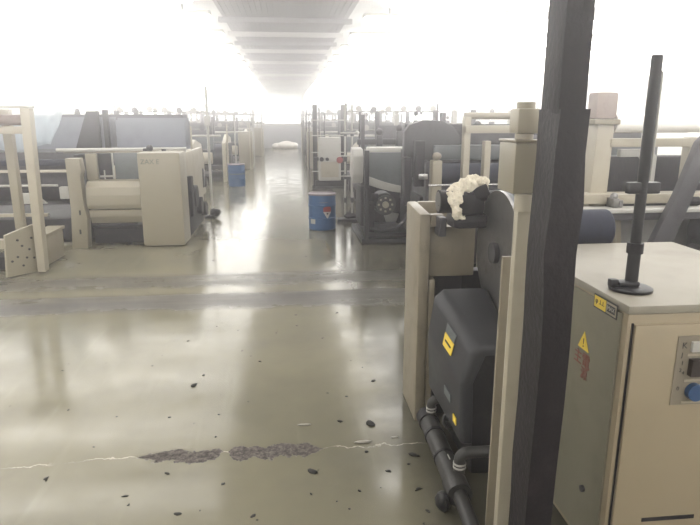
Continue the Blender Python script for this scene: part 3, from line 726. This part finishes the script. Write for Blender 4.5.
# left side face
A0, A1 = Vector((1.107, 1.751, 0)), Vector((1.107, 2.715, 0)); ld = (A1 - A0).normalized(); ln = Vector((-ld.y, ld.x, 0))
def S(u, z, o=0.): p = A0 + ld * u + ln * o; return Vector((p.x, p.y, z))
def srect(u0, u1, z0, z1, o0, o1):
    m = MB(); m.loft([S(u0, z0, o0), S(u1, z0, o0), S(u1, z1, o0), S(u0, z1, o0)], [S(u0, z0, o1), S(u1, z0, o1), S(u1, z1, o1), S(u0, z1, o1)]); return m
sp_ = srect(.03, .93, .06, 1.015, .0005, .008).build('side_panel', paint('shaded_side_enamel', (.40, .37, .27), .4, dirt=(.31, .28, .2), amt=.4, scale=4), t)  # greener enamel, darkened further so the colour carries this side's shade
npl = MB().loft([S(.05, .984, .0085), S(.205, .984, .0085), S(.205, 1.035, .0085), S(.05, 1.035, .0085)],
                  [S(.05, .984, .0105), S(.205, .984, .0105), S(.205, 1.035, .0105), S(.05, 1.035, .0105)]).build('name_plate', 'ink', sp_)
srect(.055, .118, .989, 1.030, .0106, .0115).build('plate_window', 'cream', npl)
srect(.061, .112, .997, 1.023, .0116, .0122).build('plate_window_label', 'mid', npl)
rots = (math.pi / 2, 0, math.atan2(-ld.y, -ld.x))
text('plate_lettering', 'MAX', .022, 'white', S(.0865, 1.010, .0125), rots, npl)
srect(.122, .200, .989, 1.030, .0106, .0115).build('plate_symbol_field', 'yellow', npl)
text('plate_symbol', '\u03c6 \u22a5\u22a5', .024, 'ink', S(.161, 1.012, .012), rots, npl)
tri = MB(); tri.loft([S(.208, .800, .0085), S(.290, .800, .0085), S(.249, .870, .0085)], [S(.208, .800, .010), S(.290, .800, .010), S(.249, .870, .010)])
tri = tri.build('warning_triangle', 'yellow', sp_, 'yellow warning triangle sticker')
text('warning_mark', '!', .05, 'ink', S(.249, .824, .0105), rots, tri)
text('warning_lettering', '\u4e3b\u96fb', .062, 'redink', S(.252, .757, .0092), rots, sp_)
text('warning_lettering', '\u6e90', .052, 'redink', S(.228, .705, .0092), rots, sp_)
sc_ = MB().cyl(S(.149, .27, .008), S(.149, .27, .018), .013, 16).build('side_lock', 'mid', sp_)

# signal pole on the cabinet
t = thing('signal_pole', 'black tubular pole with round foot standing on the cabinet top', 'pole', (1.215, 1.93, zt + .001))
z0 = zt + .001
MB().lathe([(.072, 0), (.074, .004), (.074, .010), (.066, .014), (.045, .016)], (1.215, 1.93, z0), seg=36).build('foot', 'black', t)
MB().box(1.16, 1.235, 1.905, 1.955, z0 + .016, z0 + .034, .006).box(1.135, 1.165, 1.92, 1.95, z0 + .012, z0 + .042, .008).build('foot_clamp', 'black', t)
MB().cyl((1.215, 1.93, z0 + .016), (1.215, 1.93, z0 + .155), .022, 20, .0215).build('sleeve', 'black', t)
MB().cyl((1.215, 1.93, z0 + .135), (1.215, 1.93, z0 + .172), .028, 20).build('collar', 'dark', t)
MB().cyl((1.215, 1.93, z0 + .15), (1.215, 1.93, z0 + .80), .0185, 20).build('pole', 'black', t)
MB().box(1.16, 1.275, 1.915, 1.945, z0 + .345, z0 + .385, .006).build('cross_clamp', 'black', t)
MB().tube([(1.237, 1.925, z0 + .39), (1.237, 1.925, z0 + .6), (1.236, 1.925, z0 + .75)], .004, 8).build('cable', 'white', t)

# ------------------------------------------------------------------ right: machine behind the cabinet
t = thing('weaving_machine', 'weaving machine with cream gantry, pale top roller and long beam, behind the control cabinet', 'weaving machine', (2.9, 4.5, 0))
MB().prism([(2.345, 0), (2.50, 0), (2.52, 1.60), (2.385, 1.60)], 'y', 4.45, 4.60, .01).build('gantry_post', 'cream', t)
MB().box(2.34, 2.55, 4.42, 4.63, 1.60, 1.64, .01).build('post_cap', 'tan', t)
MB().box(2.36, 2.53, 4.45, 4.6, 1.642, 1.84, .02).build('bearing_block', paint('faded_pink_block', (.55, .44, .38), .6), t)
MB().box(3.17, 3.245, 4.47, 4.56, 1.0, 1.50, .008).build('gantry_post', 'cream', t)
MB().cyl((2.54, 4.52, 1.615), (5.0, 4.52, 1.615), .075, 24).build('top_roller', paint('pale_roller_cover', (.78, .76, .72), .5, dirt=(.66, .63, .58), amt=.4), t)
MB().box(2.5, 5.0, 4.44, 4.52, 1.43, 1.495, .008).build('cross_bar', 'cream', t)
ab = [(2.62, 1.41), (2.88, 1.41), (2.93, 1.35), (2.93, 1.05), (2.83, 1.05), (2.83, 1.31), (2.80, 1.35), (2.62, 1.35)]
MB().prism(ab, 'y', 4.50, 4.56, .006).build('arch_bracket', 'white', t)
MB().box(2.2, 5.0, 4.34, 4.52, 1.0, 1.075, .01).build('long_beam', 'cream', t)
MB().box(2.2, 5.0, 4.16, 4.34, .955, .985, .008).build('ledge', 'white', t)
MB().box(2.2, 5.0, 4.20, 4.36, .895, .953, .006).build('ledge_edge', 'mid', t)
MB().box(2.44, 2.49, 4.22, 4.32, .988, 1.06, .01).cyl((2.52, 4.28, .987), (2.52, 4.28, 1.04), .03, 12).ball((2.47, 4.27, 1.07), .03).each('fitting', 'steel', t)
MB().cyl((3.05, 4.3, 1.02), (3.18, 4.3, 1.02), .035, 14).box(3.4, 3.6, 4.25, 4.33, .987, 1.05, .01).cyl((3.7, 4.27, .987), (3.7, 4.27, 1.08), .03, 12).each('fitting', 'dark', t)
MB().box(2.55, 5.0, 4.42, 4.5, .30, .893, .01).build('apron', 'steelpaint', t)
MB().prism([(2.60, .45), (2.65, .45), (2.60, .88), (2.55, .88)], 'y', 4.36, 4.40, .004).build('stay', 'tan_near', t)
MB().prism([(2.62, .55), (2.80, .55), (2.97, 1.05), (3.06, 1.35), (3.22, 1.60), (3.14, 1.66), (2.97, 1.48), (2.85, 1.1)], 'y', 4.08, 4.15, .01).build('lever_arm', 'mid', t)
g = MB()
for (x, z, r) in ((3.25, .80, .13), (3.45, .72, .16), (3.22, .60, .10)): g.cyl((x, 4.14, z), (x, 4.3, z), r, 22)
g.box(3.2, 3.7, 4.2, 4.4, .4, .95, .02).build('drive_gear', 'mid', t)
MB().box(2.3, 5.0, 4.95, 5.4, .0, .95, .03).box(2.62, 4.9, 4.9, 5.05, .95, 1.33, .02).build('machine_body', 'dark', t)
MB().box(2.3, 2.36, 4.6, 5.3, .0, 1.0, .01).each('side_frame', 'tan', t)
MB().box(3.45, 4.9, 4.82, 4.88, 1.1, 1.42, .01).build('reed_panel', 'bluegrey', t)

# ------------------------------------------------------------------ scraps on the floor
P0 = [(-.62, 3.55, .02), (-.22, 3.9, .016), (.05, 4.6, .014), (.24, 4.3, .015), (-.78, 4.35, .012), (.26, 3.0, .02), (.43, 2.95, .026), (-.95, 3.9, .01), (-.42, 3.15, .012),
      (-1.16, 2.60, .02), (-.76, 2.43, .014), (-.33, 2.48, .014), (.09, 2.53, .02), (.45, 2.5, .018), (.36, 2.68, .016), (.07, 2.36, .010), (.40, 4.9, .014), (-.27, 5.6, .012),
      (.2, 7.1, .014), (-.9, 7.0, .016), (-1.9, 6.6, .014), (.48, 6.0, .012), (-1.3, 3.3, .01), (-.7, 3.15, .012), (-1.55, 2.95, .012), (.52, 3.5, .022), (.33, 3.3, .015), (.56, 2.34, .02),
      (.6, 2.62, .028), (.56, 2.55, .012), (-.5, 2.28, .012), (.29, 2.36, .012), (-1.0, 10.3, .02), (.1, 9.6, .015), (-.4, 12.0, .02), (-1.05, 9.2, .018)]
for _ in range(70):
    y = 2.1 + 7 * R.random() ** 1.6; P0.append((R.uniform(-1.7, .6) if y < 6 else R.uniform(-1.2, .5), y, R.uniform(.004, .010)))
protos = []
for i, (x, y, r) in enumerate(P0):
    if i < 6:
        o = MB().blob((0, 0, 0), 1., (1, .6, .25), .9, 2).build('lint_scrap', 'lint', None, sharp=3); protos.append(o)
        o['label'] = 'small dark scrap of lint lying on the sage grey floor'; o['category'] = 'scrap'; o['group'] = 'lint scraps on the floor'
    else:
        o = protos[i % 6].copy(); COL.objects.link(o)
    o.location = (x, y, r * .13); o.scale = (r * .8, r * .8, r * .55); o.rotation_euler = (0, 0, R.uniform(0, 6))
for (x, y, l, a, lab) in ((.06, 2.98, .035, .3, 'short pale thread scrap above the right end of the cracked floor patch'), (.36, 2.77, .05, .1, 'long pale flake at the crack line, right of the cracked patch'),
                     (.53, 2.80, .03, -.3, 'pale flake on the crack line next to the floor pipe')):
    o = MB().blob((x, y, .004), l, (1, .22, .10), .4, 2).build('pale_flake', 'paper', None, sharp=3)
    tag(o, lab, 'scrap')

# ------------------------------------------------------------------ air, camera, colour
w = bpy.data.worlds.new('mill_air'); SC.world = w; w.use_nodes = True
wt = w.node_tree
bgn = [n for n in wt.nodes if n.type == 'BACKGROUND'][0]; bgn.inputs[0].default_value = (0, 0, 0, 1); bgn.inputs[1].default_value = 0
vs = wt.nodes.new('ShaderNodeVolumeScatter'); vs.inputs['Color'].default_value = (.97, .955, 1., 1)
vs.inputs['Density'].default_value = .011; vs.inputs['Anisotropy'].default_value = .6
gp = wt.nodes.new('ShaderNodeNewGeometry'); gs = wt.nodes.new('ShaderNodeSeparateXYZ'); wt.links.new(gp.outputs['Position'], gs.inputs[0])
wt.links.new(math_(wt, 'MULTIPLY_ADD', sstep(wt, gs.outputs[2], 1.15, 2.2), .058, .008), vs.inputs['Density'])  # haze thickened aloft, added to stand in for bloom around the lamps
w.cycles.volume_step_size = .6
wo = [n for n in wt.nodes if n.type == 'OUTPUT_WORLD'][0]; wt.links.new(vs.outputs[0], wo.inputs['Volume'])
SC.cycles.volume_bounces = 1; SC.cycles.max_bounces = 8

cam = bpy.data.cameras.new('camera'); co = bpy.data.objects.new('camera', cam); COL.objects.link(co)
cam.sensor_width = 36; cam.lens = 593 / 700 * 36; cam.clip_start = .05; cam.clip_end = 200
co.location = (0, 0, 1.65); co.rotation_euler = (math.radians(90 - 13.7), 0, math.radians(-6.0))
SC.camera = co
SC.view_settings.view_transform = 'Standard'; SC.view_settings.look = 'None'; SC.view_settings.gamma = 1
SC.view_settings.use_curve_mapping = False; SC.view_settings.exposure = -.22
